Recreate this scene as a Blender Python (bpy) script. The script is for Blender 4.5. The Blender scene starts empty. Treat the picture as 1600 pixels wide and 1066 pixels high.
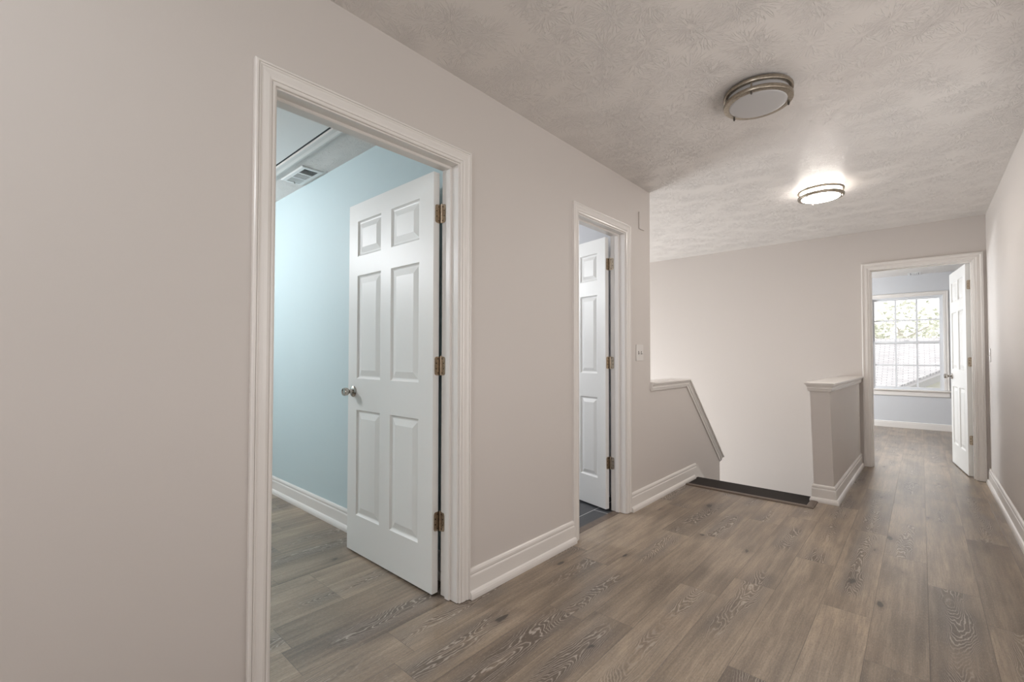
import bpy, bmesh, math, random
from mathutils import Vector, Matrix
random.seed(7)
SC = bpy.context.scene
COL = SC.collection

# ------------------------------------------------------------------ camera, sky, lights, exposure
def make_camera():
    cd = bpy.data.cameras.new('camera'); cam = bpy.data.objects.new('camera', cd); COL.objects.link(cam)
    y, p, r = (math.radians(a) for a in (41.9643, 1.1903, 0.0901))
    F = Vector((-math.sin(y)*math.cos(p), math.cos(y)*math.cos(p), math.sin(p)))
    R = Vector((math.cos(y), math.sin(y), 0)); U = R.cross(F)
    R, U = R*math.cos(r)+U*math.sin(r), -R*math.sin(r)+U*math.cos(r)
    M = Matrix((R, U, -F)).transposed().to_4x4(); M.translation = Vector((1.5953, 0, 1.1354))
    cam.matrix_world = M
    cd.sensor_width = 36; cd.lens = 711.523/1600*36
    cd.shift_x = 0.0004; cd.shift_y = 8.96/1600
    cd.clip_start = .02; cd.clip_end = 200
    SC.camera = cam
make_camera()

SC.view_settings.view_transform = 'Standard'; SC.view_settings.look = 'None'
SC.view_settings.gamma = 1; SC.view_settings.exposure = 0.05
SC.view_settings.use_curve_mapping = False
cy = SC.cycles
cy.max_bounces = 10; cy.diffuse_bounces = 6; cy.glossy_bounces = 4; cy.transmission_bounces = 6
cy.transparent_max_bounces = 8; cy.sample_clamp_indirect = 4; cy.caustics_reflective = False; cy.caustics_refractive = False
cy.use_denoising = True

w = bpy.data.worlds.new('overcast_sky'); SC.world = w; w.use_nodes = True
bg = w.node_tree.nodes['Background']; bg.inputs[0].default_value = (1, .95, .92, 1); bg.inputs[1].default_value = 2.40

def area(name, loc, aim, sx, sy, power, color, spread=180, portal=False, shape='RECTANGLE'):
    ld = bpy.data.lights.new(name, 'AREA'); ld.shape = shape; ld.size = sx; ld.size_y = sy
    ld.energy = power; ld.color = color; ld.spread = math.radians(spread)
    if portal: ld.cycles.is_portal = True
    o = bpy.data.objects.new(name, ld); COL.objects.link(o)
    o.location = loc; o.rotation_euler = (Vector(aim)-Vector(loc)).to_track_quat('-Z', 'Y').to_euler()
    return o
# daylight from unseen windows added around the camera and in the stair hall
def globe(name, loc, power, color, radius=.12):
    ld = bpy.data.lights.new(name, 'POINT'); ld.energy = power; ld.color = color; ld.shadow_soft_size = radius
    o = bpy.data.objects.new(name, ld); COL.objects.link(o); o.location = loc
    return o
area('added_rear_portal', (1.02, -2.63, 1.46), (1.02, 5, 1.46), 1.9, 1.72, 10, (1, 1, 1), portal=True)  # portal of an unseen rear window, added to light the hall
area('added_right_portal', (2.18, 1.90, 1.465), (-5, 1.90, 1.465), 2.9, 1.23, 10, (1, 1, 1), portal=True)  # portal of an unseen side window, added for more even hall light
area('front_room_window_portal', (1.43, 9.75, 1.36), (1.43, 5, 1.36), .90, 1.50, 10, (1, 1, 1), portal=True)
area('added_stairwell_daylight', (-3.55, 4.70, -.2), (1.0, 4.9, -.2), 1.8, 2.6, 156, (.91, .965, 1))  # unseen source, added to match the daylight on the far wall
globe('added_rear_hall_fill', (1.1, -.9, 2.22), 29, (.90, .95, 1), .14)  # unseen, added to brighten the upper left wall near the camera
globe('side_room_lamp', (-2.45, .05, 2.12), 86, (.96, .965, 1))
globe('added_bathroom_fill', (-2.05, 2.05, 1.95), 66, (.96, .98, 1))  # unseen, added to brighten the room behind the narrow door
globe('added_front_room_fill', (-.90, 8.20, 1.35), 215, (.93, .97, 1), .35)  # unseen, added to lift the far room's ceiling and open door

# ------------------------------------------------------------------ node helpers
def new_mat(name):
    m = bpy.data.materials.new(name); m.use_nodes = True
    nt = m.node_tree; b = nt.nodes['Principled BSDF']
    return m, nt, b
class N:
    """tiny node expression helper"""
    def __init__(s, nt): s.nt = nt
    def node(s, t, **k):
        n = s.nt.nodes.new(t)
        for a, v in k.items(): setattr(n, a, v)
        return n
    def put(s, sock, v):
        if v is None: return
        if isinstance(v, bpy.types.NodeSocket): s.nt.links.new(v, sock)
        else: sock.default_value = v
    def m(s, op, a, b=None, c=None, clamp=False):
        n = s.node('ShaderNodeMath', operation=op, use_clamp=clamp)
        for i, v in enumerate((a, b, c)):
            if v is not None: s.put(n.inputs[i], v)
        return n.outputs[0]
    def vm(s, op, a, b=None, out=0):
        n = s.node('ShaderNodeVectorMath', operation=op)
        s.put(n.inputs[0], a)
        if b is not None: s.put(n.inputs[1], b)
        return n.outputs[out]
    def xyz(s, x=0., y=0., z=0.):
        n = s.node('ShaderNodeCombineXYZ')
        for i, v in enumerate((x, y, z)): s.put(n.inputs[i], v)
        return n.outputs[0]
    def sep(s, v):
        n = s.node('ShaderNodeSeparateXYZ'); s.put(n.inputs[0], v); return n.outputs
    def noise(s, vec, scale=5., detail=2., rough=.5, dist=0., lac=2.):
        n = s.node('ShaderNodeTexNoise'); s.put(n.inputs['Vector'], vec)
        for k, v in (('Scale', scale), ('Detail', detail), ('Roughness', rough), ('Distortion', dist), ('Lacunarity', lac)): s.put(n.inputs[k], v)
        return n.outputs['Fac']
    def ramp(s, v, a, b, lo=0., hi=1., interp='SMOOTHSTEP'):
        n = s.node('ShaderNodeMapRange', interpolation_type=interp)
        for i, x in enumerate((v, a, b, lo, hi)): s.put(n.inputs[i], x)
        return n.outputs[0]
    def mix(s, f, a, b, blend='MIX'):
        n = s.node('ShaderNodeMix', data_type='RGBA', blend_type=blend)
        s.put(n.inputs[0], f)
        for k, v in ((6, a), (7, b)):
            s.put(n.inputs[k], (*v, 1) if isinstance(v, tuple) and len(v) == 3 else v)
        return n.outputs[2]
    def bump(s, h, strength=.3, dist=.002, normal=None):
        n = s.node('ShaderNodeBump'); s.put(n.inputs['Height'], h); n.inputs['Strength'].default_value = strength
        n.inputs['Distance'].default_value = dist
        if normal is not None: s.put(n.inputs['Normal'], normal)
        return n.outputs[0]

def paint(name, col, rough, bump_s=0., scale=300., bd=.0006, grain=False, spec=.5):
    m, nt, b = new_mat(name); e = N(nt)
    b.inputs['Base Color'].default_value = (*col, 1); b.inputs['Roughness'].default_value = rough
    b.inputs['Specular IOR Level'].default_value = spec
    tc = e.node('ShaderNodeTexCoord').outputs['Object']
    if bump_s:
        if grain:      # embossed wood grain of moulded door skins
            x, y, z = e.sep(tc)
            v = e.xyz(e.m('MULTIPLY', x, 260.), e.m('MULTIPLY', y, 260.), e.m('MULTIPLY', z, 9.))
            n1 = e.noise(v, 1., 2., .5)
            v2 = e.xyz(e.m('MULTIPLY', x, 9.), e.m('MULTIPLY', y, 9.), e.m('MULTIPLY', z, 1.6))
            c = e.m('SINE', e.m('MULTIPLY', e.noise(v2, 1., 1., .5), 90.))
            h = e.m('ADD', n1, e.m('MULTIPLY', c, .22))
        else:
            h = e.noise(tc, scale, 2., .5)
        e.put(b.inputs['Normal'], e.bump(h, bump_s, bd))
    return m

M = {}
M['wall'] = paint('hall_wall_paint', (.60, .560, .530), .55, .12, 260., .0006, spec=.35)
M['wall_cool'] = paint('side_room_wall_paint', (.50, .60, .62), .5, .12, 260., .0006, spec=.35)
M['wall_grey'] = paint('front_room_wall_paint', (.58, .59, .61), .5, .12, 260., .0006, spec=.35)
M['trim'] = paint('trim_paint', (.74, .71, .68), .26, .06, 60., .0006)
M['door'] = paint('door_paint', (.78, .78, .76), .42, .25, bd=.0004, grain=True)
M['plastic'] = paint('white_plastic', (.66, .63, .60), .35)
M['plate'] = paint('painted_cover', (.60, .57, .54), .5)
M['vinyl'] = paint('window_vinyl', (.70, .71, .73), .35)
M['vent'] = paint('vent_enamel', (.74, .74, .73), .35)
M['dark'] = paint('duct_dark', (.03, .035, .04), .8)
M['tread'] = None

def metal(name, col, rough, spots=0.):
    m, nt, b = new_mat(name); e = N(nt)
    b.inputs['Metallic'].default_value = 1; b.inputs['Roughness'].default_value = rough
    tc = e.node('ShaderNodeTexCoord').outputs['Object']
    f = e.noise(tc, 90., 3., .6)
    c = e.mix(e.ramp(f, .35, .7), tuple(x*.8 for x in col), tuple(min(1, x*1.08) for x in col))
    e.put(b.inputs['Base Color'], c)
    return m
M['nickel'] = metal('satin_nickel', (.40, .35, .285), .33)
M['brass'] = metal('antique_brass_hinge', (.52, .43, .33), .34)
M['knob'] = metal('brushed_nickel_knob', (.50, .47, .43), .22)
M['darkmetal'] = metal('dark_finial', (.10, .09, .08), .4)

def ceiling_mat():
    m, nt, b = new_mat('stomped_ceiling'); e = N(nt)
    b.inputs['Base Color'].default_value = (.70, .665, .635, 1); b.inputs['Roughness'].default_value = .36
    b.inputs['Specular IOR Level'].default_value = .5
    P = e.node('ShaderNodeTexCoord').outputs['Object']
    x, y, z = e.sep(P); P2 = e.xyz(x, y, 0.)
    hs = None
    for k, (sc, off) in enumerate(((4.9, 0.), (5.3, 13.7))):
        v = e.node('ShaderNodeTexVoronoi', feature='F1', voronoi_dimensions='2D')
        Po = e.vm('ADD', P2, (off, off*.6, 0))
        e.put(v.inputs['Vector'], Po); v.inputs['Scale'].default_value = sc; v.inputs['Randomness'].default_value = .8
        d = e.vm('SUBTRACT', Po, v.outputs['Position'])
        dx, dy, _ = e.sep(d); r = v.outputs['Distance']
        r = e.vm('LENGTH', d, out=1)
        dn = e.vm('NORMALIZE', d); nx, ny, _ = e.sep(dn)
        cell = e.sep(v.outputs['Color'])[0]
        wob = e.m('MULTIPLY', e.noise(P2, 22., 2.), .5)
        q = e.xyz(e.m('ADD', e.m('MULTIPLY', nx, 5.5), wob), e.m('ADD', e.m('MULTIPLY', ny, 5.5), wob),
                  e.m('ADD', e.m('MULTIPLY', r, 11.), e.m('MULTIPLY', cell, 40.)))
        n1 = e.noise(q, 1.25, 1.5, .5)
        ridge = e.ramp(e.m('ABSOLUTE', e.m('SUBTRACT', n1, .5)), 0., .034, 1., 0.)
        mask = e.m('MULTIPLY', e.ramp(r, .008, .025), e.ramp(r, .08, .125, 1., 0.))
        h = e.m('MULTIPLY', ridge, mask)
        hs = h if hs is None else e.m('MAXIMUM', hs, h)
    patch = e.ramp(e.noise(P2, 2.4, 1.), .35, .6, .6, 1.)
    fine = e.noise(P2, 120., 3., .6)
    med = e.noise(P2, 45., 2., .5)
    h = e.m('ADD', e.m('MULTIPLY', hs, patch), e.m('ADD', e.m('MULTIPLY', fine, .12), e.m('MULTIPLY', med, .08)))
    e.put(b.inputs['Normal'], e.bump(h, .72, .0029))
    return m
M['ceiling'] = ceiling_mat()

def wood_mat():
    m, nt, b = new_mat('grey_oak_planks'); e = N(nt)
    uv = e.node('ShaderNodeUVMap', uv_map='local').outputs[0]
    at = e.node('ShaderNodeAttribute', attribute_name='plank').outputs['Vector']
    u, v, _ = e.sep(uv); tone, ra, rb = e.sep(at)
    su = e.m('ADD', u, e.m('MULTIPLY', ra, 37.)); sv = e.m('ADD', v, e.m('MULTIPLY', rb, 53.))
    wig = e.noise(e.xyz(e.m('MULTIPLY', su, 34.), e.m('MULTIPLY', sv, 10.), 0.), 1., 2., .55)
    warp = e.noise(e.xyz(e.m('MULTIPLY', su, 9.), e.m('MULTIPLY', sv, 1.5), e.m('MULTIPLY', tone, 9.)), 1., 2., .5)
    d = e.m('DIVIDE', e.m('SUBTRACT', e.m('SUBTRACT', u, .092), e.m('MULTIPLY', e.m('SUBTRACT', e.noise(e.xyz(0., e.m('MULTIPLY', sv, 1.7), 3.), 1., 1.), .5), .10)), .092)
    d2 = e.m('MULTIPLY', d, d)
    dirn = e.m('SUBTRACT', e.m('MULTIPLY', e.ramp(ra, .49, .51), 2.), 1.)
    fig = e.m('ADD', e.m('MULTIPLY', d2, .42), e.m('MULTIPLY', e.m('MULTIPLY', sv, dirn), .36))
    fig = e.m('ADD', fig, e.m('ADD', e.m('MULTIPLY', warp, .62), e.m('MULTIPLY', wig, .07)))
    tri = e.m('ABSOLUTE', e.m('SUBTRACT', e.m('MULTIPLY', e.m('FRACT', e.m('MULTIPLY', fig, 40.)), 2.), 1.))
    line = e.ramp(tri, .60, .95)
    has = e.ramp(rb, .22, .30)
    along = e.ramp(e.noise(e.xyz(0., e.m('MULTIPLY', sv, 1.9), ra), 1., 1.5, .5), .40, .54)
    band = e.ramp(e.m('ABSOLUTE', d), .25, .90, 1., 0.)
    zone = e.m('MULTIPLY', e.m('MULTIPLY', has, along), band)
    fine = e.noise(e.xyz(e.m('MULTIPLY', su, 190.), e.m('MULTIPLY', sv, 8.), 0.), 1., 3., .65)
    fine2 = e.noise(e.xyz(e.m('MULTIPLY', su, 420.), e.m('MULTIPLY', sv, 60.), 2.), 1., 2., .6)
    speck = e.noise(e.xyz(e.m('MULTIPLY', su, 150.), e.m('MULTIPLY', sv, 90.), 5.), 1., 2., .6)
    streak = e.noise(e.xyz(e.m('MULTIPLY', su, 30.), e.m('MULTIPLY', sv, 1.3), 1.), 1., 3., .6)
    cloud = e.noise(e.xyz(e.m('MULTIPLY', su, 7.), e.m('MULTIPLY', sv, 2.2), 8.), 1., 2., .5)
    val = e.m('ADD', e.m('MULTIPLY', tone, .42),
              e.m('ADD', e.m('MULTIPLY', e.ramp(streak, .25, .75), .36), e.m('MULTIPLY', e.ramp(cloud, .3, .7), .30)))
    val = e.m('SUBTRACT', val, e.m('MULTIPLY', zone, .28))
    c = e.mix(e.ramp(val, .15, .95, 0., 1., 'LINEAR'), (.102, .076, .055), (.43, .335, .240))
    warm = e.noise(e.xyz(e.m('MULTIPLY', su, 5.), e.m('MULTIPLY', sv, 2.), 21.), 1., 1.)
    c = e.mix(e.m('MULTIPLY', e.ramp(warm, .5, .75), .25), c, (.30, .215, .150))
    c = e.mix(e.m('MULTIPLY', e.ramp(fine, .36, .60, 1., 0.), .42), c, (.120, .092, .070))
    c = e.mix(e.m('MULTIPLY', e.ramp(fine2, .5, .72), .28), c, (.50, .43, .36))
    c = e.mix(e.m('MULTIPLY', e.ramp(speck, .50, .68), .32), c, (.13, .10, .08))
    lm = e.m('MULTIPLY', line, e.m('ADD', e.m('MULTIPLY', zone, .60), .02))
    dk = e.m('MULTIPLY', e.ramp(tri, .0, .5, 1., 0.), e.m('MULTIPLY', zone, .50))
    c = e.mix(dk, c, (.080, .063, .050)); c = e.mix(lm, c, (.52, .46, .40))
    # knots: few, lying along the grain, some with a pale filled centre
    kv = e.node('ShaderNodeTexVoronoi', feature='F1', voronoi_dimensions='2D')
    e.put(kv.inputs['Vector'], e.xyz(e.m('MULTIPLY', su, 5.), e.m('MULTIPLY', sv, 1.9), 0.)); kv.inputs['Scale'].default_value = 1.
    kr = e.sep(kv.outputs['Color']); keep = e.ramp(kr[1], .70, .73)
    kd = e.m('ADD', kv.outputs['Distance'], e.m('MULTIPLY', e.m('SUBTRACT', wig, .5), .26))
    size = e.m('ADD', .35, e.m('MULTIPLY', kr[0], .65))
    kd = e.m('DIVIDE', kd, size)
    halo = e.m('MULTIPLY', e.ramp(kd, .03, .34, 1., 0.), keep); core = e.m('MULTIPLY', e.ramp(kd, .04, .10, 1., 0.), keep)
    c = e.mix(e.m('MULTIPLY', halo, .55), c, (.105, .080, .062)); c = e.mix(e.m('MULTIPLY', core, .85), c, (.030, .024, .020))
    # joints
    eu = e.m('MINIMUM', u, e.m('SUBTRACT', .184, u)); ev = e.m('MINIMUM', v, e.m('SUBTRACT', 1.225, v))
    j = e.ramp(e.m('MINIMUM', eu, ev), .0004, .0016, 1., 0.)
    c = e.mix(e.m('MULTIPLY', j, .6), c, (.05, .04, .034))
    e.put(b.inputs['Base Color'], c)
    e.put(b.inputs['Roughness'], e.m('ADD', .27, e.m('MULTIPLY', fine, .14)))
    b.inputs['Specular IOR Level'].default_value = .75
    h = e.m('ADD', e.m('MULTIPLY', fine, .5), e.m('SUBTRACT', e.m('MULTIPLY', lm, .9), e.m('MULTIPLY', j, 1.5)))
    e.put(b.inputs['Normal'], e.bump(h, .35, .0008))
    return m
M['wood'] = wood_mat()
M['slab'] = paint('subfloor', (.25, .22, .2), .8)

def tread_mat():
    m, nt, b = new_mat('espresso_tread'); e = N(nt)
    tc = e.node('ShaderNodeTexCoord').outputs['Object']; x, y, z = e.sep(tc)
    f = e.noise(e.xyz(e.m('MULTIPLY', x, 5.), e.m('MULTIPLY', y, 90.), z), 1., 3.)
    e.put(b.inputs['Base Color'], e.mix(f, (.014, .011, .010), (.036, .030, .027))); b.inputs['Roughness'].default_value = .7; b.inputs['Specular IOR Level'].default_value = .2
    return m
M['tread'] = tread_mat()
def strip_mat():
    m, nt, b = new_mat('brown_trim_strip'); e = N(nt)
    tc = e.node('ShaderNodeTexCoord').outputs['Object']; x, y, z = e.sep(tc)
    f = e.noise(e.xyz(e.m('MULTIPLY', x, 30.), e.m('MULTIPLY', y, 30.), z), 1., 4.)
    e.put(b.inputs['Base Color'], e.mix(f, (.075, .052, .037), (.16, .118, .088))); b.inputs['Roughness'].default_value = .4
    return m
M['strip'] = strip_mat()

def tile_mat():
    m, nt, b = new_mat('slate_tile'); e = N(nt)
    tc = e.node('ShaderNodeTexCoord').outputs['Object']; x, y, z = e.sep(tc)
    # long tiles 0.30 x 0.61 running along Y, white grout
    fx = e.m('DIVIDE', e.m('ADD', x, .22+3.), .30); row = e.m('FLOOR', fx)
    gx = e.m('MULTIPLY', e.m('FRACT', fx), .30)
    fy = e.m('DIVIDE', e.m('ADD', e.m('SUBTRACT', y, 2.93), e.m('MULTIPLY', row, .203)), .61)
    gy = e.m('MULTIPLY', e.m('FRACT', e.m('ADD', fy, 5-.203*10/.61)), .61)
    d = e.m('MINIMUM', e.m('MINIMUM', gx, e.m('SUBTRACT', .30, gx)), e.m('MINIMUM', gy, e.m('SUBTRACT', .61, gy)))
    g = e.ramp(d, .0018, .003, 1., 0.)
    f = e.noise(e.xyz(e.m('MULTIPLY', x, 40.), e.m('MULTIPLY', y, 6.), 0.), 1., 4., .6)
    e.put(b.inputs['Base Color'], e.mix(g, e.mix(f, (.022, .024, .027), (.060, .063, .069)), (.62, .62, .60)))
    b.inputs['Roughness'].default_value = .45
    return m
M['tile'] = tile_mat()

def diffuser(name, emit):
    m, nt, b = new_mat(name)
    b.inputs['Base Color'].default_value = (.44, .43, .425, 1); b.inputs['Roughness'].default_value = .35
    if emit:
        b.inputs['Emission Color'].default_value = (1, .93, .86, 1); b.inputs['Emission Strength'].default_value = emit
    return m
M['diff_off'] = diffuser('acrylic_diffuser', 0)
M['diff_on'] = diffuser('lit_acrylic_diffuser', 70)
M['diff_side'] = diffuser('lit_acrylic_rim', 30)

def glass_mat():
    m = bpy.data.materials.new('window_glass'); m.use_nodes = True; nt = m.node_tree; nt.nodes.clear(); e = N(nt)
    o = e.node('ShaderNodeOutputMaterial'); t = e.node('ShaderNodeBsdfTransparent'); g = e.node('ShaderNodeBsdfGlossy')
    t.inputs[0].default_value = (.97, .98, .98, 1); g.inputs['Roughness'].default_value = .02
    fr = e.node('ShaderNodeFresnel'); fr.inputs[0].default_value = 1.3
    mx = e.node('ShaderNodeMixShader'); e.put(mx.inputs[0], fr.outputs[0])
    nt.links.new(t.outputs[0], mx.inputs[1]); nt.links.new(g.outputs[0], mx.inputs[2]); nt.links.new(mx.outputs[0], o.inputs[0])
    return m
M['glass'] = glass_mat()

def shingle_mat():
    m, nt, b = new_mat('roof_shingles'); e = N(nt)
    uv = e.node('ShaderNodeTexCoord').outputs['UV']
    br = e.node('ShaderNodeTexBrick'); e.put(br.inputs['Vector'], uv)
    br.inputs['Color1'].default_value = (.42, .42, .44, 1); br.inputs['Color2'].default_value = (.54, .54, .56, 1); br.inputs['Mortar'].default_value = (.26, .26, .28, 1)
    br.inputs['Scale'].default_value = 1; br.inputs['Brick Width'].default_value = .28; br.inputs['Row Height'].default_value = .09; br.inputs['Mortar Size'].default_value = .010
    e.put(b.inputs['Base Color'], br.outputs['Color']); b.inputs['Roughness'].default_value = .9
    return m
M['shingle'] = shingle_mat()
M['siding'] = paint('cream_siding', (.78, .77, .74), .7)
M['rake'] = paint('rake_board_paint', (.30, .30, .31), .7)
M['bark'] = paint('bark', (.48, .46, .42), .9)
M['leaf'] = paint('leaves', (.66, .68, .60), .7)
M['grass'] = paint('lawn', (.24, .27, .19), .9)

# ------------------------------------------------------------------ mesh helpers
def props(o, label=None, cat=None, group=None, kind=None):
    if label: o['label'] = label
    if cat: o['category'] = cat
    if group: o['group'] = group
    if kind: o['kind'] = kind
    return o
def link(name, bm, mat, parent=None, smooth=False, bevel=0.):
    me = bpy.data.meshes.new(name)
    bmesh.ops.remove_doubles(bm, verts=bm.verts[:], dist=1e-6) if smooth else None
    bmesh.ops.recalc_face_normals(bm, faces=bm.faces[:])
    bm.to_mesh(me); bm.free()
    for mm in (mat if isinstance(mat, (list, tuple)) else [mat]): me.materials.append(mm)
    o = bpy.data.objects.new(name, me); COL.objects.link(o)
    if parent: o.parent = parent
    if smooth:
        for p in me.polygons: p.use_smooth = True
        try: me.set_sharp_from_angle(angle=math.radians(35))
        except Exception: pass
    if bevel:
        md = o.modifiers.new('edge', 'BEVEL'); md.width = bevel; md.segments = 2; md.limit_method = 'ANGLE'; md.angle_limit = math.radians(40)
    return o
def empty(name, loc, rz=0, parent=None):
    o = bpy.data.objects.new(name, None); COL.objects.link(o); o.location = loc; o.rotation_euler = (0, 0, rz)
    o.empty_display_size = .1
    if parent: o.parent = parent
    return o
def box(bm, x0, x1, y0, y1, z0, z1, mi=0, xf=None):
    c = [(x, y, z) for z in (z0, z1) for y in (y0, y1) for x in (x0, x1)]
    v = [bm.verts.new(xf(p) if xf else p) for p in c]
    fs = []
    for f in ((0, 2, 3, 1), (4, 5, 7, 6), (0, 1, 5, 4), (2, 6, 7, 3), (1, 3, 7, 5), (0, 4, 6, 2)):
        fc = bm.faces.new([v[i] for i in f]); fc.material_index = mi; fs.append(fc)
    return v
def prism(bm, pts, to3, h0, h1, mi=0):
    a = [bm.verts.new(to3(p, h0)) for p in pts]; b = [bm.verts.new(to3(p, h1)) for p in pts]
    n = len(pts)
    fs = [bm.faces.new(a), bm.faces.new(b[::-1])]
    for i in range(n): fs.append(bm.faces.new((a[i], a[(i+1) % n], b[(i+1) % n], b[i])))
    for f in fs: f.material_index = mi
    return fs
def sweep(bm, path, prof, to3, closed=False):
    """profile points (n, h): n offsets sideways to the left of the path inside its plane, h lifts off the plane; mitred corners"""
    n = len(path); P = [Vector(p) for p in path]; rings = []
    for i in range(n):
        if closed or 0 < i < n-1:
            d0 = (P[i]-P[i-1]).normalized(); d1 = (P[(i+1) % n]-P[i]).normalized()
        elif i == 0: d0 = d1 = (P[1]-P[0]).normalized()
        else: d0 = d1 = (P[-1]-P[-2]).normalized()
        n0 = Vector((-d0.y, d0.x)); n1 = Vector((-d1.y, d1.x)); m = (n0+n1)
        m = m / (1+n0.dot(n1))
        rings.append([bm.verts.new(to3(P[i]+m*a, h)) for a, h in prof])
    k = len(prof)
    for i in range(n if closed else n-1):
        A, B = rings[i], rings[(i+1) % n]
        for j in range(k): bm.faces.new((A[j], A[(j+1) % k], B[(j+1) % k], B[j]))
    if not closed:
        bm.faces.new(rings[0]); bm.faces.new(rings[-1][::-1])
def lathe(bm, prof, seg, to3):
    rings = []
    for r, z in prof:
        if r < 1e-6: rings.append([bm.verts.new(to3(0, 0, z))])
        else: rings.append([bm.verts.new(to3(r*math.cos(6.283185*i/seg), r*math.sin(6.283185*i/seg), z)) for i in range(seg)])
    for A, B in zip(rings, rings[1:]):
        if len(A) == 1 and len(B) == 1: continue
        for i in range(seg):
            j = (i+1) % seg
            if len(A) == 1: bm.faces.new((A[0], B[i], B[j]))
            elif len(B) == 1: bm.faces.new((A[i], A[j], B[0]))
            else: bm.faces.new((A[i], A[j], B[j], B[i]))
def struct(name, bm, mat, label, cat='room', **k):
    return props(link(name, bm, mat, **k), label, cat, kind='structure')

# ------------------------------------------------------------------ dimensions (metres)
H = 2.44; W = 2.049; YF = 5.979; YE = 3.417; T = .115
YR = -2.5                    # rear wall of the hall, behind the camera
LOW = -2.75                  # floor of the storey below
D1 = (.595, 1.401); D2 = (2.400, 3.003); D3 = (1.212, 1.957); DH = 2.03
YP = 1.515; YW = 9.622
NX0, NX1, NY = .957, 1.087, 4.28

# ------------------------------------------------------------------ floor of individual planks
OV = {(0, 'a'): None}
def plank_floor():
    bm = bmesh.new(); uvl = bm.loops.layers.uv.new('local'); cl = bm.loops.layers.float_color.new('plank')
    areas = [(0, W, YR, 4.06), (.957, W, 4.06, YF), (-T, 0, D1[0]-.02, D1[1]+.02), (-.045, 0, D2[0]-.02, D2[1]+.02),
             (-3.2, -T, -1.5, YP), (D3[0]-.02, D3[1]+.02, YF, YF+T), (-1.2, 3.2, YF+T, YW)]
    joint = {-3: 2.282, -5: 1.679, -7: 2.295, 0: 2.53, 2: 3.09, 3: 2.80, 1: 3.40, -10: 1.075, -11: 1.075, -9: .763, -4: .55, -6: .98,
             -2: 1.30, -1: 3.02, -8: 1.95}
    tone = {(0, 0): .95, (0, 1): .72, (1, 0): .38, (1, 1): .85, (2, 0): .12, (2, 1): .62, (3, 0): .75, (3, 1): .18, (-3, 0): .95, (-3, 1): .55,
            (-4, 1): .30, (-4, 2): .5, (-5, 0): .25, (-5, 1): .70, (-7, 0): .6, (-7, 1): .75, (-6, 1): .55, (-2, 1): .72, (-2, 2): .5, (-1, 0): .7, (-1, 1): .8, (-2, 3): .8, (-3, 2): .8}
    L = 1.225
    for k in range(-26, 12):
        x0 = 1.237+.184*k; x1 = x0+.184
        y = joint.get(k, (k*0.437*L) % L)
        j0 = y - L*math.ceil((y+3)/L)
        i = -int(round((y-j0)/L))
        while j0 < 10:
            j1 = j0+L; t = tone.get((k, i+1), random.random()*.8+.1); ra, rb = random.random(), random.random()
            for (a0, a1, b0, b1) in areas:
                X0, X1, Y0, Y1 = max(x0, a0), min(x1, a1), max(j0, b0), min(j1, b1)
                if X1-X0 > 1e-5 and Y1-Y0 > 1e-5:
                    f = bm.faces.new([bm.verts.new((p[0], p[1], 0)) for p in ((X0, Y0), (X1, Y0), (X1, Y1), (X0, Y1))])
                    for lp in f.loops:
                        lp[uvl].uv = (lp.vert.co.x-x0, lp.vert.co.y-j0); lp[cl] = (t, ra, rb, 1)
            j0 = j1; i += 1
    for (a0, a1, b0, b1) in [(0, W, YR, 4.06), (0, W, 4.0, 4.36), (.957, W, 4.06, YF), (-T, 0, D1[0]-.02, D1[1]+.02), (-3.2, -T, -1.5, YP), (D3[0]-.02, D3[1]+.02, YF, YF+T), (-1.2, 3.2, YF+T, YW)]:
        box(bm, a0, a1, b0, b1, -.28, -.003, 1)
    me = bpy.data.meshes.new('floor'); bm.to_mesh(me); bm.free()
    me.materials.append(M['wood']); me.materials.append(M['slab'])
    o = bpy.data.objects.new('floor', me); COL.objects.link(o)
    props(o, 'grey brown oak look plank floor running along the hall', 'floor', kind='structure')
plank_floor()
bm = bmesh.new(); box(bm, -2.6, -.115, 1.63, 3.302, -.28, -.001); box(bm, -T, -.10, D2[0]-.02, D2[1]+.02, -.28, -.001)
struct('floor', bm, M['tile'], 'dark slate tile floor with white grout behind the narrow door', 'floor')
bm = bmesh.new(); box(bm, -.10, -.045, D2[0]-.02, D2[1]+.02, -.28, .001)
struct('trim_1', bm, M['strip'], 'dark brown wooden threshold in the narrow doorway', 'trim')

# ------------------------------------------------------------------ walls and ceiling
bm = bmesh.new()
for (x0, x1, y0, y1) in ((-T, W+T, YR-T, YF+T), (-3.7, -T, -1.6, YF+T), (-1.3, 3.3, YF+T, YW+T)): box(bm, x0, x1, y0, y1, H, H+.12)
struct('ceiling', bm, M['ceiling'], 'ceiling with stomped brush texture', 'ceiling')

bm = bmesh.new()   # left wall of the hall with its two door openings
R = .018
for (a, b) in ((YR, D1[0]-R), (D1[1]+R, D2[0]-R), (D2[1]+R, YE)): box(bm, -T, 0, a, b, -.28, H)
for d in (D1, D2): box(bm, -T, 0, d[0]-R, d[1]+R, DH+R, H)
struct('wall_left', bm, M['wall'], 'long warm grey hall wall with two doorways', 'wall')
def holed(bm, axis, c0, c1, a0, a1, z0, z1, h):
    (ha, hb, hc, hd) = h
    bx = (lambda p, q, r, s_: box(bm, c0, c1, p, q, r, s_)) if axis == 'x' else (lambda p, q, r, s_: box(bm, p, q, c0, c1, r, s_))
    bx(a0, ha, z0, z1); bx(hb, a1, z0, z1); bx(ha, hb, z0, hc); bx(ha, hb, hd, z1)
bm = bmesh.new(); holed(bm, 'x', W, W+T, YR, YF, -.28, H, (.45, 3.35, .85, 2.08))
struct('wall_right', bm, M['wall'], 'plain grey wall along the right side of the hall', 'wall')
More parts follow.
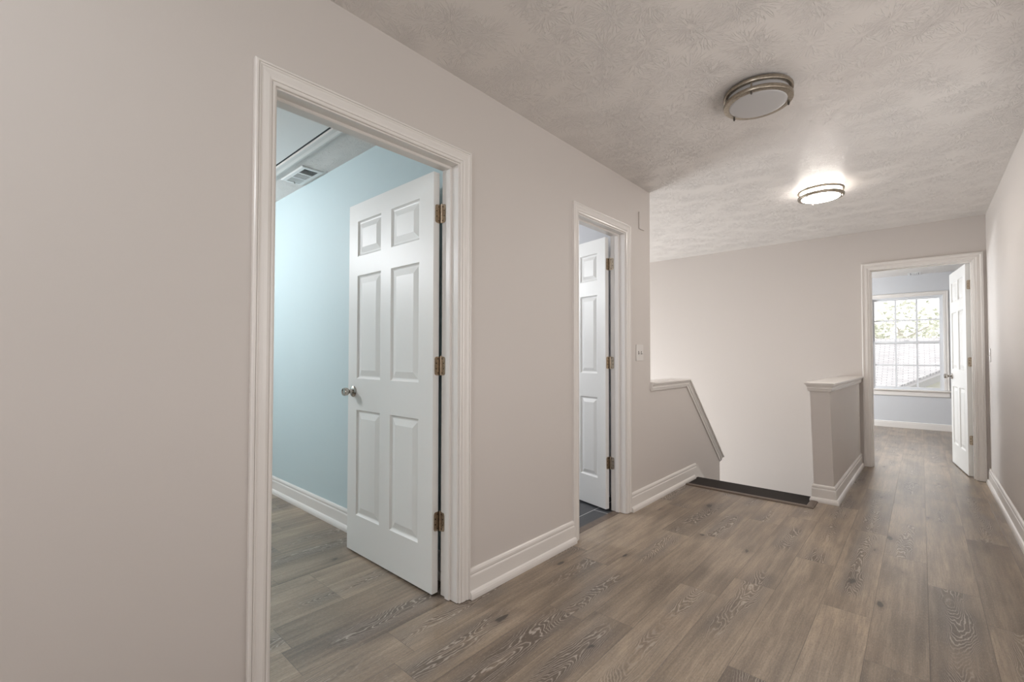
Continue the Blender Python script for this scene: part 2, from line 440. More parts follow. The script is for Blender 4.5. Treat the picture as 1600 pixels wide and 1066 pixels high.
bm = bmesh.new()   # far wall of hall and stairwell
box(bm, -3.6, D3[0]-R, YF, YF+T, LOW, H); box(bm, D3[1]+R, W+T, YF, YF+T, -.28, H); box(bm, D3[0]-R, D3[1]+R, YF, YF+T, DH+R, H)
struct('wall_far', bm, M['wall'], 'pale wall behind the stairwell with the far doorway', 'wall')
bm = bmesh.new(); holed(bm, 'y', YR-T, YR, -T, W+T, -.28, H, (.08, 1.97, .60, 2.32))
struct('wall_rear', bm, M['wall'], 'wall at the rear end of the hall', 'wall')
# stair hall side walls
bm = bmesh.new(); holed(bm, 'x', -3.6, -3.6+T, YE, YF, LOW, H, (3.80, 5.60, -1.5, 1.1)); box(bm, -3.6, -T, YE-T, YE, LOW, H); box(bm, -T, 0, YE-T, YE, LOW, -.28)
struct('wall_stairwell', bm, M['wall'], 'walls around the open stair hall', 'wall')
bm = bmesh.new(); box(bm, -3.6, NX1, YE-T, YF, LOW-.1, LOW)
struct('floor', bm, M['slab'], 'floor at the foot of the stairs', 'floor')
# side room and bathroom walls
bm = bmesh.new(); box(bm, -3.2, -T, YP, YP+T, 0, H)
struct('wall_side_room', bm, M['wall_cool'], 'pale blue side room wall beyond the near doorway', 'wall')
bm = bmesh.new(); box(bm, -3.3, -3.2, -1.5, YP+T, 0, H); box(bm, -3.3, -T, -1.6, -1.5, 0, H)
struct('wall_side_room', bm, M['wall_cool'], 'outer walls of the pale blue side room', 'wall')
bm = bmesh.new(); box(bm, -2.7, -2.6, YP+T, YE-T, 0, H); box(bm, -2.6, -T, YE-T-.02, YE-T, 0, H); box(bm, -2.6, -T, YP+T, YP+T+.01, 0, H)
struct('wall_bathroom', bm, M['wall_grey'], 'light grey walls of the room behind the narrow door', 'wall')
# front room beyond the far doorway
WX0, WX1, WZ0, WZ1 = .975, 1.862, .60, 2.10
bm = bmesh.new()
box(bm, -1.3, WX0, YW, YW+T, 0, H); box(bm, WX1, 3.3, YW, YW+T, 0, H); box(bm, WX0, WX1, YW, YW+T, 0, WZ0); box(bm, WX0, WX1, YW, YW+T, WZ1, H)
struct('wall_window_side', bm, M['wall_grey'], 'light grey wall around the far window', 'wall')
bm = bmesh.new()
box(bm, -1.3, -1.2, YF+T, YW, 0, H); box(bm, 3.2, 3.3, YF+T, YW, 0, H); box(bm, W+T, 3.3, YF, YF+T, 0, H); 
struct('wall_front_room', bm, M['wall_grey'], 'side walls of the bright far room', 'wall')

# knee walls at the stairs
yz = lambda x0: (lambda p, h: (x0+h, p[0], p[1]))
KZ = .905
bm = bmesh.new()
prism(bm, [(YE, LOW), (5.06, LOW), (5.06, .085), (4.165, KZ), (YE, KZ)], lambda p, h: (h, p[0], p[1]), -T, 0)
struct('wall_knee_left', bm, M['wall'], 'low wall left of the stairs with sloping end', 'low wall')
def lean(p):   # the short newel end stands slightly out of plumb
    x, y, z = p; s = -.024*max(0, z)/.92*max(0, 1-(y-NY)/1.7); far = .028*max(0, (y-NY)/1.7)
    return (x+s+far, y, z)
bm = bmesh.new()
ys = [NY, NY+.6, NY+1.2, YF]; zs = [LOW, 0, .905]
for (ya, yb) in zip(ys, ys[1:]):
    for (za, zb) in zip(zs, zs[1:]): box(bm, NX0, NX1, ya, yb, za, zb, xf=lean)
bmesh.ops.remove_doubles(bm, verts=bm.verts[:], dist=1e-5)
struct('wall_knee_right', bm, M['wall'], 'low wall right of the stairs ending in a square post', 'low wall')

# caps
def cap_half(s=1):   # closed cross-section of the capped moulding on both sides, wall thickness T; (n up, h across)
    half = [(.026, .0), (.026, .033), (.024, .036), (.015, .036), (.013, .033), (.013, .025), (.006, .025), (.002, .023), (-.004, .018), (-.014, .0155), (-.016, .020), (-.022, .020), (-.024, .015), (-.034, .013), (-.042, .010), (-.042, .0)]
    return half
prof = [(n, h) for n, h in cap_half()] + [(-.0, 0), (-.0, -T)] + [(n, -T-h) for n, h in reversed(cap_half())]
bm = bmesh.new()
sweep(bm, [(YE+.001, KZ), (4.165, KZ), (5.085, .062)], [(n, h) for n, h in prof], lambda p, h: (h, p[0], p[1]))
struct('trim_2', bm, M['trim'], 'white moulded cap bending down along the left low wall', 'trim')
wk = NX1-NX0
bm = bmesh.new()
half = cap_half()
loop = [(NX0, YF), (NX0, NY), (NX1, NY), (NX1, YF)]
sweep(bm, loop, [(-h, KZ+n) for n, h in half if not (h == 0)] + [(0.0, KZ-.042), (0.0, KZ+.026)], lambda p, h: lean((p[0], p[1], h)))
box(bm, NX0, NX1, NY, YF, KZ, KZ+.026, xf=lean)
struct('trim_3', bm, M['trim'], 'white moulded cap on the right low wall and its post', 'trim')

# ------------------------------------------------------------------ baseboards
BASE = [(0, 0), (.015, 0), (.015, .098), (.013, .104), (.011, .106), (.0125, .112), (.0125, .122), (.009, .130), (.004, .134), (0, .134)]
SHOE = [(.015, 0), (.030, 0), (.030, .012), (.028, .022), (.023, .031), (.015, .036)]
SHOE_IN = SHOE
def base(name, path, label, side=1, shoe=True, shoe_path=None, mat=None):
    bm = bmesh.new()
    sweep(bm, path, [(side*a, h) for a, h in BASE], lambda p, h: (p[0], p[1], h))
    if shoe: sweep(bm, shoe_path or path, [(side*a, h) for a, h in SHOE], lambda p, h: (p[0], p[1], h))
    return struct(name, bm, mat or M['trim'], label, 'baseboard')
CW = .066
base('baseboard_left', [(0, D1[1]+.005+CW), (0, D2[0]-.006-.062)], 'white baseboard between the two left doorways', -1, shoe_path=[(0, D1[1]+CW+.002), (0, D2[0]-.062+.004)])
bm = bmesh.new()
sweep(bm, [(0, D2[1]+.006+.062), (0, 4.355)], [(-a, h) for a, h in BASE], lambda p, h: (p[0], p[1], h))
sweep(bm, [(0, D2[1]+.066), (0, 4.305)], [(-a, h) for a, h in SHOE], lambda p, h: (p[0], p[1], h))
prism(bm, [(4.20, -.35), (5.06, -.80), (5.06, -.405), (4.576, -.037), (4.357, .130), (4.355, .0)], lambda p, h: (h, p[0], p[1]), 0, .012)
struct('baseboard_stair', bm, M['trim'], 'white baseboard running from the narrow door to the stairs', 'baseboard')
base('baseboard_right', [(W, YR), (W, YF)], 'white baseboard along the right wall', 1)
bm = bmesh.new()
lf = lambda p, h: lean((p[0], p[1], h))
sweep(bm, [(NX0, NY+.03), (NX0, NY), (NX1, NY), (NX1, YF)], [(-a, h) for a, h in BASE], lf)
sweep(bm, [(NX0, NY+.005), (NX0, NY), (NX1, NY), (NX1, YF)], [(-a, h) for a, h in SHOE], lf)
struct('baseboard_post', bm, M['trim'], 'white baseboard wrapped round the foot of the post', 'baseboard')
base('baseboard_side_room', [(-3.2, YP), (-T, YP)], 'white baseboard in the side room', -1)
bm = bmesh.new(); sweep(bm, [(-1.2, YW), (3.2, YW)], [(-a, h*.74) for a, h in BASE], lambda p, h: (p[0], p[1], h))
struct('baseboard_window_side', bm, M['trim'], 'white baseboard below the far window', 'baseboard')

# ------------------------------------------------------------------ casings + jambs
def casing_prof(w, t=.017):
    # n measured outward from the opening, h off the wall
    return [(0, 0), (0, t*.50), (.003, t*.62), (.010, t*.66), (.0105, t*.50), (.0125, t*.50), (.014, t*.72), (.022, t*.86), (.032, t*.80), (w*.62, t*.70),
            (w*.70, t*.78), (w*.745, t*.95), (w*.80, t*1.0), (w*.805, t*.84), (w*.84, t*.84), (w*.845, t*1.04), (w*.93, t*1.06), (w-.002, t*.95), (w, t*.8), (w, 0)]
def frame(name, axis, plane, thick, d, w, open_side, label, stop_at):
    """jamb lining, stops and casings on both faces. axis 'y': wall in the YZ plane at x=plane (hall face), room at -x; axis 'x': hall face y=plane, room at +y"""
    a, b = d; r = .006
    if axis == 'y': to3 = lambda p, h: (plane+h, p[0], p[1]); back = -1
    else: to3 = lambda p, h: (p[0], plane-h, p[1]); back = -1
    bm = bmesh.new()
    path = [(a-r, .003), (a-r, DH+r), (b+r, DH+r), (b+r, .003)]
    sweep(bm, path, casing_prof(w), to3)
    sweep(bm, path, [(n+.010, -thick-h) for n, h in casing_prof(w)], to3)
    # lining
    sweep(bm, [(a, .003), (a, DH), (b, DH), (b, .003)], [(0, 0), (0, -thick), (.0178, -thick), (.0178, 0)], to3)
    s0, s1 = stop_at
    sweep(bm, [(a, .003), (a, DH), (b, DH), (b, .003)], [(.001, s0), (.001, s1), (-.007, s1), (-.0105, s1+.004), (-.0105, s0-.004), (-.007, s0)], to3)
    return struct(name, bm, M['trim'], label, 'door frame')
frame('trim_4', 'y', 0, T, D1, CW, 1, 'white moulded casing around the near left doorway', (-.045, -.078))
frame('trim_5', 'y', 0, T, D2, .062, 1, 'white moulded casing around the narrow second doorway', (-.045, -.078))
frame('trim_6', 'x', YF, T, D3, CW, 1, 'white moulded casing around the far doorway', (-.045, -.078))

# ------------------------------------------------------------------ six-panel doors
def door_face(bm, w, z0, z1, yface, sgn):
    """moulded face at local y=yface, depth goes towards -sgn*y"""
    s = w/.798
    xs = [0, .112*s, .360*s, .457*s, .702*s, w]
    zs = [z0, .224, .826, 1.005, 1.60, 1.712, 1.917, z1]
    P = lambda x, z, dp: bm.verts.new((x, yface-sgn*dp, z))
    for i in range(5):
        for j in range(7):
            x0, x1, a, b = xs[i], xs[i+1], zs[j], zs[j+1]
            if i in (1, 3) and j in (1, 3, 5):
                wv = .036*s if w > .7 else .028
                rings = [(0, 0), (.003, .004), (.009, .0085), (.014, .0095), (.016, .0095), (.016+wv*.85, .002), (.018+wv*.85, .0014)]
                prev = None
                for off, dp in rings:
                    cur = [P(x0+off, a+off, dp), P(x1-off, a+off, dp), P(x1-off, b-off, dp), P(x0+off, b-off, dp)]
                    if prev:
                        for k in range(4): bm.faces.new((prev[k], prev[(k+1) % 4], cur[(k+1) % 4], cur[k]))
                    prev = cur
                bm.faces.new(prev)
            else: bm.faces.new([P(x0, a, 0), P(x1, a, 0), P(x1, b, 0), P(x0, b, 0)])
def rounded(w, h, r, side):
    """plate outline from x=0 to w with rounded outer corners"""
    pts = [(0, -h/2)]
    for k in range(6):
        t = -math.pi/2+k*math.pi/2/5; pts.append((w-r+r*math.cos(t), -h/2+r+r*math.sin(t)))
    for k in range(6):
        t = k*math.pi/2/5; pts.append((w-r+r*math.cos(t), h/2-r+r*math.sin(t)))
    return pts+[(0, h/2)]
def door(name, pin, closed_dir, swing, ang, w, label, knob_z=.93, hz=(1.822, 1.088, .348)):
    """local +x runs along the leaf from the pin; local y = swing side. closed_dir/swing: world unit 2-vectors"""
    # world rotation of local x after opening
    cx, cyy = closed_dir; sx, sy = swing
    c, s = math.cos(ang), math.sin(ang)
    ex = Vector((cx*c+sx*s, cyy*c+sy*s)); ey = Vector((-cx*s+sx*c, -cyy*s+sy*c))
    mir = 1 if (ex.x*ey.y-ex.y*ey.x) > 0 else -1            # handedness of the leaf
    o = empty(name, (pin[0], pin[1], 0), math.atan2(ex.y, ex.x))
    props(o, label, 'door', kind='structure')
    th = .035; y1 = -.005; y0 = y1-th                        # leaf thickness lies on the frame side of the pin
    L = lambda p: (p[0], p[1]*mir, p[2])
    g = .010
    bm = bmesh.new()
    z0, z1 = .012, 2.022
    door_face(bm, w, z0, z1, y1, 1); door_face(bm, w, z0, z1, y0, -1)
    for (a, b, c2, d) in (((0, z0), (w, z0), 0, 0), ((w, z0), (w, z1), 0, 0), ((w, z1), (0, z1), 0, 0), ((0, z1), (0, z0), 0, 0)):
        bm.faces.new([bm.verts.new((a[0], y0, a[1])), bm.verts.new((b[0], y0, b[1])), bm.verts.new((b[0], y1, b[1])), bm.verts.new((a[0], y1, a[1]))])
    bmesh.ops.remove_doubles(bm, verts=bm.verts[:], dist=1e-5)
    for v in bm.verts: v.co = Vector(L((v.co.x+g, v.co.y, v.co.z)))
    leaf = link('door_leaf', bm, M['door'], o)
    # knobs
    bm = bmesh.new()
    kx = w-.060+g
    prof = [(0, .0), (.033, .0), (.033, .003), (.030, .007), (.024, .010), (.013, .013), (.0115, .018), (.0115, .028), (.015, .032), (.0215, .038), (.0235, .046), (.0235, .058), (.0215, .063), (.0165, .0635), (.015, .060), (0, .0595)]
    for sgn, yb in ((1, y1), (-1, y0)):
        lathe(bm, prof, 28, lambda x, z, d: L((kx+x, yb+sgn*d, knob_z+z)))
    link('door_knob', bm, M['knob'], o, smooth=True)
    bm = bmesh.new(); box(bm, w+g-.001, w+g+.0012, y0+.005, y1-.005, knob_z-.028, knob_z+.028, xf=L); box(bm, w+g, w+g+.009, y0+.012, y1-.012, knob_z-.009, knob_z+.009, xf=L)
    link('latch_plate', bm, M['knob'], o)
    # hinges
    ca, sa = math.cos(-ang), math.sin(-ang)
    for z in hz:
        bm = bmesh.new(); pl = rounded(.031, .089, .011, 1)
        # leaf plate: on the hinge edge of the door (x=g plane), from the pin towards -y
        prism(bm, pl, lambda p, h: L((g-.0005-h, -p[0], z+p[1])), 0, .0022)
        # jamb plate: on the jamb face, fixed; local frame rotated back by the opening angle
        def J(p, h):
            # closed frame: x' along closed_dir, y' along swing; jamb face at x' = -.002
            X, Y = -.0004+h, -p[0]
            return L((X*ca-Y*sa, X*sa+Y*ca, z+p[1]))
        prism(bm, pl, J, 0, .0022)
        for k in range(5):
            za = z-.0445+k*.0178+.0004; 
            lathe(bm, [(0, za), (.0058, za), (.0058, za+.017), (0, za+.017)], 12, lambda x, y, d: L((x-.001, y, d)))
        lathe(bm, [(0, z+.0445), (.004, z+.0445), (.0045, z+.048), (.002, z+.050), (0, z+.0505)], 10, lambda x, y, d: L((x-.001, y, d)))
        hg = link('hinge', bm, M['brass'], o)
        bm = bmesh.new()
        for (a, b) in ((.011, .034), (.022, .013), (.022, -.013), (.011, -.034)):
            lathe(bm, [(0, .0), (.0034, .0), (.0030, .0008), (0, .0006)], 8, lambda x, y, d, a=a, b=b: L((g-.0027-d, -a+x, z+b+y)))
            lathe(bm, [(0, .0), (.0034, .0), (.0030, .0008), (0, .0006)], 8, lambda x, y, d, a=a, b=b: J((a+x, b+y), .0022+d))
        link('hinge_screws', bm, M['darkmetal'], hg)
    return o
door('door_1', (-.121, D1[1]-.0005), (0, -1), (-1, 0), math.radians(90), .796, 'white six-panel door standing open in the near left doorway')
door('door_2', (-.121, D2[1]-.0005), (0, -1), (-1, 0), math.radians(103.5), .590, 'white narrow six-panel door open over dark tiles')
door('door_3', (D3[1]-.0005, YF+T+.006), (-1, 0), (0, 1), math.radians(83.5), .734, 'white six-panel door standing open in the far doorway')

# ------------------------------------------------------------------ staircase
o = empty('staircase', (0, 4.38, 0))
props(o, 'staircase going down with a near black top tread between the low walls', 'stairs')
rise, run = .196, .218
SK = .013
def tread(y0, y1, z, nose=.02):
    bm = bmesh.new()
    box(bm, SK, NX0-.001, y0-4.38, y1-4.38, z-.028, z)
    return link('tread', bm, M['tread'], o, bevel=.006)
top = tread(4.105, 4.385, .0035)
z = 0
for k in range(1, 4):
    bm = bmesh.new(); y = 4.36+run*(k-1)
    box(bm, SK, NX0-.001, y-4.38, y+.012-4.38, z-rise, z-.026); link('riser', bm, M['trim'], o)
    z -= rise; tread(y-.012, y+run+.012, z)
y = 4.36+run*3
bm = bmesh.new(); box(bm, SK, NX0-.001, y-4.38, y+.012-4.38, z-rise, z-.026); link('riser', bm, M['trim'], o)
z -= rise
bm = bmesh.new(); box(bm, -T+.0, NX0-.001, 5.062-4.38, YF-.002-4.38, z-.2, z); box(bm, SK, NX0-.001, y-.0-4.38, 5.062-4.38, z-.2, z)
link('landing', bm, M['tread'], o)
zz = z
for k in range(9):
    zz -= rise; x1 = -T-.24*k; bm = bmesh.new()
    box(bm, x1-.26, x1, 5.062-4.38, YF-.002-4.38, zz-.03, zz); link('tread', bm, M['tread'], o)
    bm = bmesh.new(); box(bm, x1-.012, x1, 5.062-4.38, YF-.002-4.38, zz, zz+rise-.03); link('riser', bm, M['trim'], o)
# brown edging strip round the top tread
bm = bmesh.new()
sweep(bm, [(.016, 4.072), (.957, 4.072), (.957, NY-.030)], [(-.028, .0), (-.026, .006), (-.015, .0095), (.015, .0095), (.024, .006), (.026, .0)], lambda p, h: (p[0], p[1], h+.0005))
struct('trim_7', bm, M['strip'], 'brown edging strip around the dark top stair tread', 'trim')
bm = bmesh.new(); box(bm, .0, NX0, 4.088, 4.108, -.02, .0015)
struct('trim_8', bm, M['dark'], 'dark gap between the edging strip and the stair tread', 'trim')

# ------------------------------------------------------------------ ceiling lights
def lamp(loc, rz, label, lit):
    o = empty('ceiling_light', loc, rz)
    props(o, label, 'ceiling light', 'double-ring ceiling lights in the hall')
    Z = lambda x, y, z: (x, y, z)
    # everything hangs below z=0 (ceiling)
    bm = bmesh.new(); lathe(bm, [(0, -.001), (.125, -.001), (.125, -.012), (0, -.012)], 64, Z)
    link('ceiling_pan', bm, M['nickel'], o, smooth=True)
    def ring(zt, zb, flange):
        bm = bmesh.new()
        pr = [(.146, zt), (.1500, zt-.001), (.1520, zt-.004), (.1520, zb+.004), (.1500, zb+.001), (.146, zb)]
        pr += [(flange, zb), (flange, zb+.003), (.1445, zb+.003), (.1445, zt)]
        lathe(bm, pr+[pr[0]], 96, Z); return link('ring', bm, M['nickel'], o, smooth=True)
    ring(-.008, -.028, .136); ring(-.050, -.070, .1265)
    bm = bmesh.new()
    R0 = .1345
    prd = [(R0, -.004), (R0, -.064), (.1255, -.070)]
    prd += [(.1255*math.cos(t), -.070-.012*math.sin(t)) for t in (0.15, .3, .5, .7, .9, 1.1, 1.3, 1.45)] + [(0, -.082)]
    lathe(bm, prd, 64, Z)
    for f in bm.faces: f.material_index = 1 if f.calc_center_median().z > -.071 else 0
    link('diffuser', bm, [M['diff_on'], M['diff_side']] if lit else [M['diff_off'], M['diff_off']], o, smooth=True)
    for k in range(3):
        a = math.radians(120*k); c, s = math.cos(a)*.1405, math.sin(a)*.1405
        bm = bmesh.new(); lathe(bm, [(0, -.004), (.0035, -.004), (.0035, -.070), (0, -.070)], 10, lambda x, y, z: (x+c, y+s, z))
        p = link('post', bm, M['nickel'], o, smooth=True)
        bm = bmesh.new(); lathe(bm, [(0, -.070), (.0045, -.070), (.0048, -.078), (.003, -.083), (0, -.084)], 10, lambda x, y, z: (x+c, y+s, z))
        link('finial', bm, M['nickel' if lit else 'darkmetal'], p, smooth=True)
    return o
lamp((1.015, 2.445, H), math.radians(33), 'unlit nickel double-ring ceiling light nearest the camera', False)
lamp((1.03, 4.22, H), math.radians(0), 'glowing nickel double-ring ceiling light near the stairs', True)

# ------------------------------------------------------------------ small things on the left wall
o = empty('light_switch', (0, 3.228, 1.163)); props(o, 'white double toggle switch plate beside the narrow doorway', 'light switch')
bm = bmesh.new(); box(bm, .0002, .006, -.058, .058, -.062, .062); link('switch_plate', bm, M['plastic'], o, bevel=.003)
for s in (-.023, .023):
    bm = bmesh.new(); box(bm, .0055, .0066, s-.005, s+.005, -.012, .012)
    t = link('toggle_slot', bm, M['dark'], o)
    bm = bmesh.new(); prism(bm, [(.0066, -.006), (.019, -.011), (.020, -.005), (.0066, .005)], lambda p, h: (p[0], s+h, p[1]), -.004, .004)
    link('toggle', bm, M['plastic'], o, bevel=.001)
bm = bmesh.new(); box(bm, .0002, .010, 3.222, 3.306, 2.112, 2.242)
o = link('wall_cover', bm, M['wall'], bevel=.002); props(o, 'small blank cover painted like the wall, high beside the narrow doorway', 'cover plate')
o = empty('light_switch', (W, 5.80, 1.15)); props(o, 'pale switch plate on the right wall near the far doorway', 'light switch')
bm = bmesh.new(); box(bm, -.006, -.0002, -.035, .035, -.06, .06); link('switch_plate', bm, M['plastic'], o, bevel=.003)
bm = bmesh.new(); prism(bm, [(-.0055, -.006), (-.018, -.011), (-.019, -.005), (-.0055, .005)], lambda p, h: (p[0], h, p[1]), -.004, .004)
link('toggle', bm, M['plastic'], o)

# ------------------------------------------------------------------ vents and attic hatch
def vent(loc, lx, ly, label, rz=0):
    o = empty('air_vent', loc, rz); props(o, label, 'air vent', )
    bm = bmesh.new()
    fx, fy = lx-.03, ly-.03
    sweep(bm, [(-lx/2, -ly/2), (lx/2, -ly/2), (lx/2, ly/2), (-lx/2, ly/2)], [(0, -.001), (0, -.003), (.008, -.008), (.030, -.009), (.030, -.001)], lambda p, h: (p[0], p[1], h), closed=True)
    link('vent_frame', bm, M['vent'], o)
    bm = bmesh.new(); box(bm, -lx/2+.028, lx/2-.028, -ly/2+.028, ly/2-.028, -.0022, -.001); link('duct_opening', bm, M['dark'], o)
    third = (lx-.06)/3
    for k in range(2):   # dividers
        x = -third/2+k*third
        bm = bmesh.new(); box(bm, x-.006, x+.006, -ly/2+.03, ly/2-.03, -.009, -.002); link('divider', bm, M['vent'], o)
    # end banks: slats running along y, tilted outward; middle bank: slats along y cross slots
    n = 7
    for (c0, tilt) in ((-third, -1), (third, 1)):
        for i in range(n):
            x = c0-third/2+.012+(third-.024)*(i+.5)/n; dx = .0055*tilt
            bm = bmesh.new(); prism(bm, [(x-dx, -.0028), (x+dx, -.010), (x+dx+.0012, -.010), (x-dx+.0012, -.0028)], lambda p, h: (p[0], h, p[1]), -ly/2+.03, ly/2-.03)
            link('slat', bm, M['vent'], o)
    for i in range(6):
        x = -third/2+.008+(third-.016)*(i)/5
        bm = bmesh.new(); box(bm, x-.0022, x+.0022, -ly/2+.03, ly/2-.03, -.009, -.0025); link('slat', bm, M['vent'], o)
    bm = bmesh.new(); prism(bm, [(-lx/2+.045, -.009), (-lx/2+.049, -.009), (-lx/2+.064, -.030), (-lx/2+.059, -.031)], lambda p, h: (p[0], h, p[1]), -.004, .004)
    link('damper_lever', bm, M['vent'], o)
    return o
vent((-1.72, 1.415, H), .365, .155, 'white ceiling vent seen through the near left doorway')
vent((1.535, 9.50, H), .16, .31, 'white ceiling vent above the far window')
o = empty('attic_hatch', (-1.43, .92, H)); props(o, 'flat white attic hatch in the side room ceiling, beside the vent', 'attic hatch')
bm = bmesh.new(); box(bm, -.675, .675, -.292, .292, -.004, -.001); link('hatch_panel', bm, M['vent'], o)
bm = bmesh.new(); sweep(bm, [(-.685, -.304), (.685, -.304), (.685, .304), (-.685, .304)], [(0, -.001), (0, -.013), (-.006, -.015), (-.03, -.012), (-.05, -.015), (-.062, -.012), (-.065, -.001)], lambda p, h: (p[0], p[1], h), closed=True)
link('hatch_trim', bm, M['trim'], o)
bm = bmesh.new(); sweep(bm, [(-.675, -.292), (.675, -.292), (.675, .292), (-.675, .292)], [(-.0002, -.0005), (-.0002, -.0035), (-.0118, -.0035), (-.0118, -.0005)], lambda p, h: (p[0], p[1], h), closed=True)
link('hatch_gap', bm, M['dark'], o)

# ------------------------------------------------------------------ window of the far room
wo = empty('window_1', (0, YW, 0)); props(wo, 'white double-hung window with grid bars in the far room', 'window', kind='structure')
def rect_frame(name, x0, x1, z0, z1, wd, y0, y1, mat, parent=wo, bevel=.002, bw=None):
    bm = bmesh.new(); bw = bw or wd
    box(bm, x0, x0+wd, y0, y1, z0, z1); box(bm, x1-wd, x1, y0, y1, z0, z1)
    box(bm, x0+wd, x1-wd, y0, y1, z0, z0+bw); box(bm, x0+wd, x1-wd, y0, y1, z1-wd, z1)
    return link(name, bm, mat, parent)
rect_frame('window_frame', WX0, WX1, WZ0, WZ1, .02, .002, T, M['vinyl'])
us = rect_frame('upper_sash', WX0+.02, WX1-.02, 1.345, WZ1-.02, .030, .055, .085, M['vinyl'])
ls = rect_frame('lower_sash', WX0+.02, WX1-.02, WZ0+.02, 1.385, .034, .020, .050, M['vinyl'])
def bars(y, z0, z1, zc, par):
    bm = bmesh.new()
    for x in (1.292, 1.550): box(bm, x-.012, x+.012, y-.004, y+.004, z0, z1)
    x0, x1 = 1.025, 1.815
    box(bm, x0, x1, y-.0038, y+.0038, zc-.012, zc+.012)
    link('grid_bars', bm, M['vinyl'], par)
bars(.070, 1.375, 2.05, 1.722, us); bars(.035, .65, 1.352, 1.002, ls)
for par, y, z0, z1 in ((us, .078, 1.372, 2.052), (ls, .043, .652, 1.354)):
    bm = bmesh.new(); box(bm, 1.022, 1.815, y-.0015, y+.0015, z0, z1); link('pane', bm, M['glass'], par)
bm = bmesh.new(); box(bm, 1.39, 1.45, .018, .05, 1.385, 1.397); box(bm, 1.41, 1.43, .008, .03, 1.390, 1.402); link('sash_lock', bm, M['vinyl'], wo)
bm = bmesh.new()
cp = casing_prof(.062)
sweep(bm, [(WX0+.008, .62), (WX0+.008, WZ1-.008), (WX1-.008, WZ1-.008), (WX1-.008, .62)], cp, lambda p, h: (p[0], -h, p[1])); link('window_casing', bm, M['trim'], wo)
bm = bmesh.new(); box(bm, WX0-.075, WX1+.075, -.045, .02, .592, .615); link('window_sill', bm, M['trim'], wo, bevel=.005)
bm = bmesh.new(); box(bm, WX0-.055, WX1+.055, -.016, -.001, .515, .591); link('window_apron', bm, M['trim'], wo, bevel=.003)

# frames of unseen windows, added to bring daylight into hall and stair hall
def added_window(name, axis, c0, c1, a0, a1, z0, z1, label):
    o = empty(name, (0, 0, 0)); props(o, label, 'window', kind='structure')
    f = (lambda bm, p, q, r, t: box(bm, c0, c1, p, q, r, t)) if axis == 'x' else (lambda bm, p, q, r, t: box(bm, p, q, c0, c1, r, t))
    bm = bmesh.new(); w_ = .035
    f(bm, a0, a0+w_, z0, z1); f(bm, a1-w_, a1, z0, z1); f(bm, a0+w_, a1-w_, z0, z0+w_); f(bm, a0+w_, a1-w_, z1-w_, z1)
    link('window_frame', bm, M['vinyl'], o)
    bm = bmesh.new(); m_ = (a0+a1)/2; f(bm, m_-.02, m_+.02, z0+w_, z1-w_); link('mullion', bm, M['vinyl'], o)
added_window('window_added_2', 'x', W+.03, W+.09, .45, 3.35, .85, 2.08, 'unseen wide window added in the right wall to light the hall')
added_window('window_added_3', 'y', YR-.09, YR-.03, .08, 1.97, .60, 2.32, 'unseen window added at the rear end of the hall for daylight')
added_window('window_added_4', 'x', -3.53, -3.50, 3.80, 5.60, -1.5, 1.1, 'unseen tall window added to light the stair hall')

# ------------------------------------------------------------------ outside the far window
bm = bmesh.new(); box(bm, -60, 60, YW+T+.1, 90, -3.1, -3.0)
props(link('ground', bm, M['grass']), 'lawn outside', 'ground', kind='structure')
o = empty('neighbour_house', (0, 20, -3.0)); props(o, 'pale neighbouring house with a shingled roof outside the far window', 'house')
bm = bmesh.new(); uv = bm.loops.layers.uv.new('UVMap')
def slope(pts, y0, z0):
    f = bm.faces.new([bm.verts.new(p) for p in pts])
    for lp in f.loops: lp[uv].uv = (lp.vert.co.x, math.hypot(lp.vert.co.y-y0, lp.vert.co.z-z0))
RA = (-3.4, 1.2); RB = (3.4, 4.75)       # eave and ridge (y, z) in the house's own frame
slope([(-9, RA[0], RA[1]), (-2.5, RA[0], RA[1]), (4.3, RB[0], RB[1]), (-9, RB[0], RB[1])], *RA)
slope([(-9, RB[0], RB[1]), (4.3, RB[0], RB[1]), (4.3, 9.5, 1.2), (-9, 9.5, 1.2)], *RB)
rf = link('roof', bm, M['shingle'], o); md = rf.modifiers.new('thick', 'SOLIDIFY'); md.thickness = .12
bm = bmesh.new(); box(bm, -8.6, 4.0, 3.4, 9.0, 0, 1.9); box(bm, -8.6, -2.8, -3.0, 3.4, 0, 1.1); link('house_wall', bm, M['siding'], o)
bm = bmesh.new()
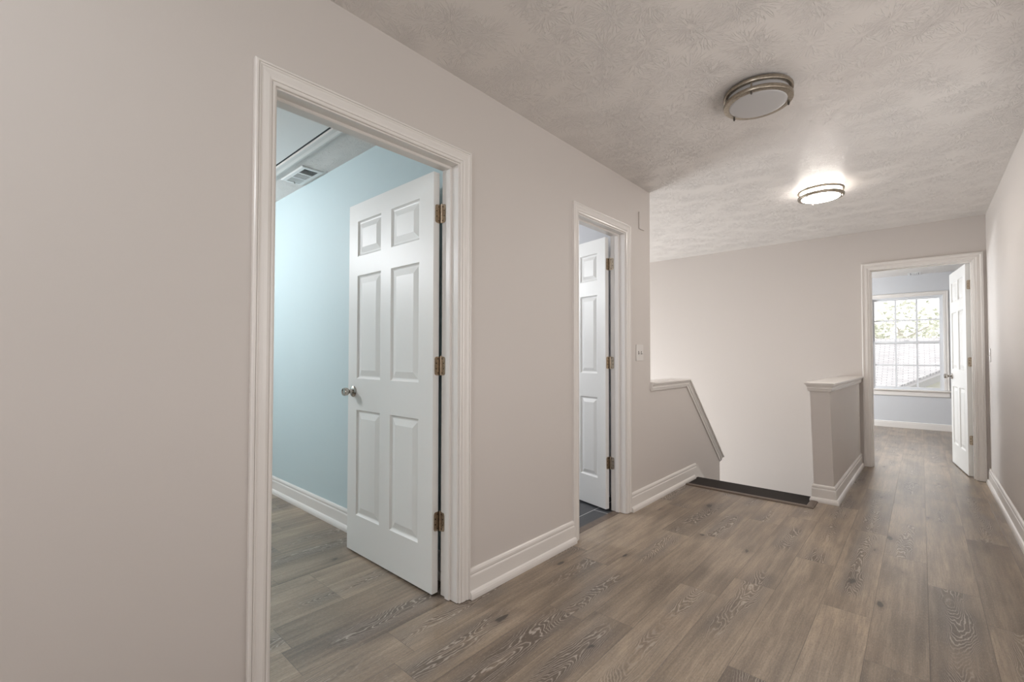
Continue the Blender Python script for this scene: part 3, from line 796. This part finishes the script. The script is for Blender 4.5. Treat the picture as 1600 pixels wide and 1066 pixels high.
sl = (RB[1]-RA[1])/(RB[0]-RA[0])
prism(bm, [(-2.5, RA[0]), (-2.3, RA[0]), (4.5, RB[0]), (4.3, RB[0])], lambda p, h: (p[0], p[1], RA[1]+(p[1]-RA[0])*sl+h), -.16, .06); link('rake_board', bm, M['rake'], o)
bm = bmesh.new(); box(bm, -1., 9, 1.7, 3.3, 0, 3.5); link('lower_wing', bm, M['siding'], o)

def tree(name, x, y, hgt, rad, label):
    o = empty(name, (x, y, -3)); props(o, label, 'tree', 'trees beyond the neighbouring roof')
    bm = bmesh.new(); lathe(bm, [(0, 0), (.28, 0), (.18, hgt*.4), (.1, hgt*.75), (0, hgt*.8)], 10, lambda a, b, c: (a+.2*math.sin(c*.6), b, c))
    for k in range(7):
        a = k*2.4; z0 = hgt*(.4+.05*k)
        prism(bm, [(-.05, 0), (.05, 0), (.02, rad*.7)], lambda p, h: (p[1]*math.cos(a)-p[0]*math.sin(a)+h*.1, p[1]*math.sin(a)+p[0]*math.cos(a), z0+p[1]*.5+h), -.04, .04)
    link('trunk', bm, M['bark'], o, smooth=True)
    bm = bmesh.new(); rnd = random.Random(int(x*10))
    for k in range(900):
        u = rnd.random(); th = rnd.random()*6.283; ph = math.acos(2*rnd.random()-1); r = rad*(.35+.65*u**.5)*(1+.25*math.sin(3*th)*math.sin(2*ph))
        c = Vector((r*math.sin(ph)*math.cos(th), r*math.sin(ph)*math.sin(th), hgt*.7+r*math.cos(ph)*.8))
        q = Matrix.Rotation(rnd.random()*6.28, 3, Vector((rnd.random()-.5, rnd.random()-.5, rnd.random()-.5)).normalized()); s = .10+.12*rnd.random()
        bm.faces.new([bm.verts.new(c+q @ Vector(p)) for p in ((-s, 0, 0), (0, -s*.5, 0), (s, 0, .03), (0, s*.5, 0))])
    link('foliage', bm, M['leaf'], o)
tree('tree', .8, 33, 7.8, 2.1, 'pale leafy tree beyond the roof, in the middle of the window')
tree('tree', -1.5, 36, 7.0, 1.5, 'pale leafy tree beyond the roof, left of the other tree')
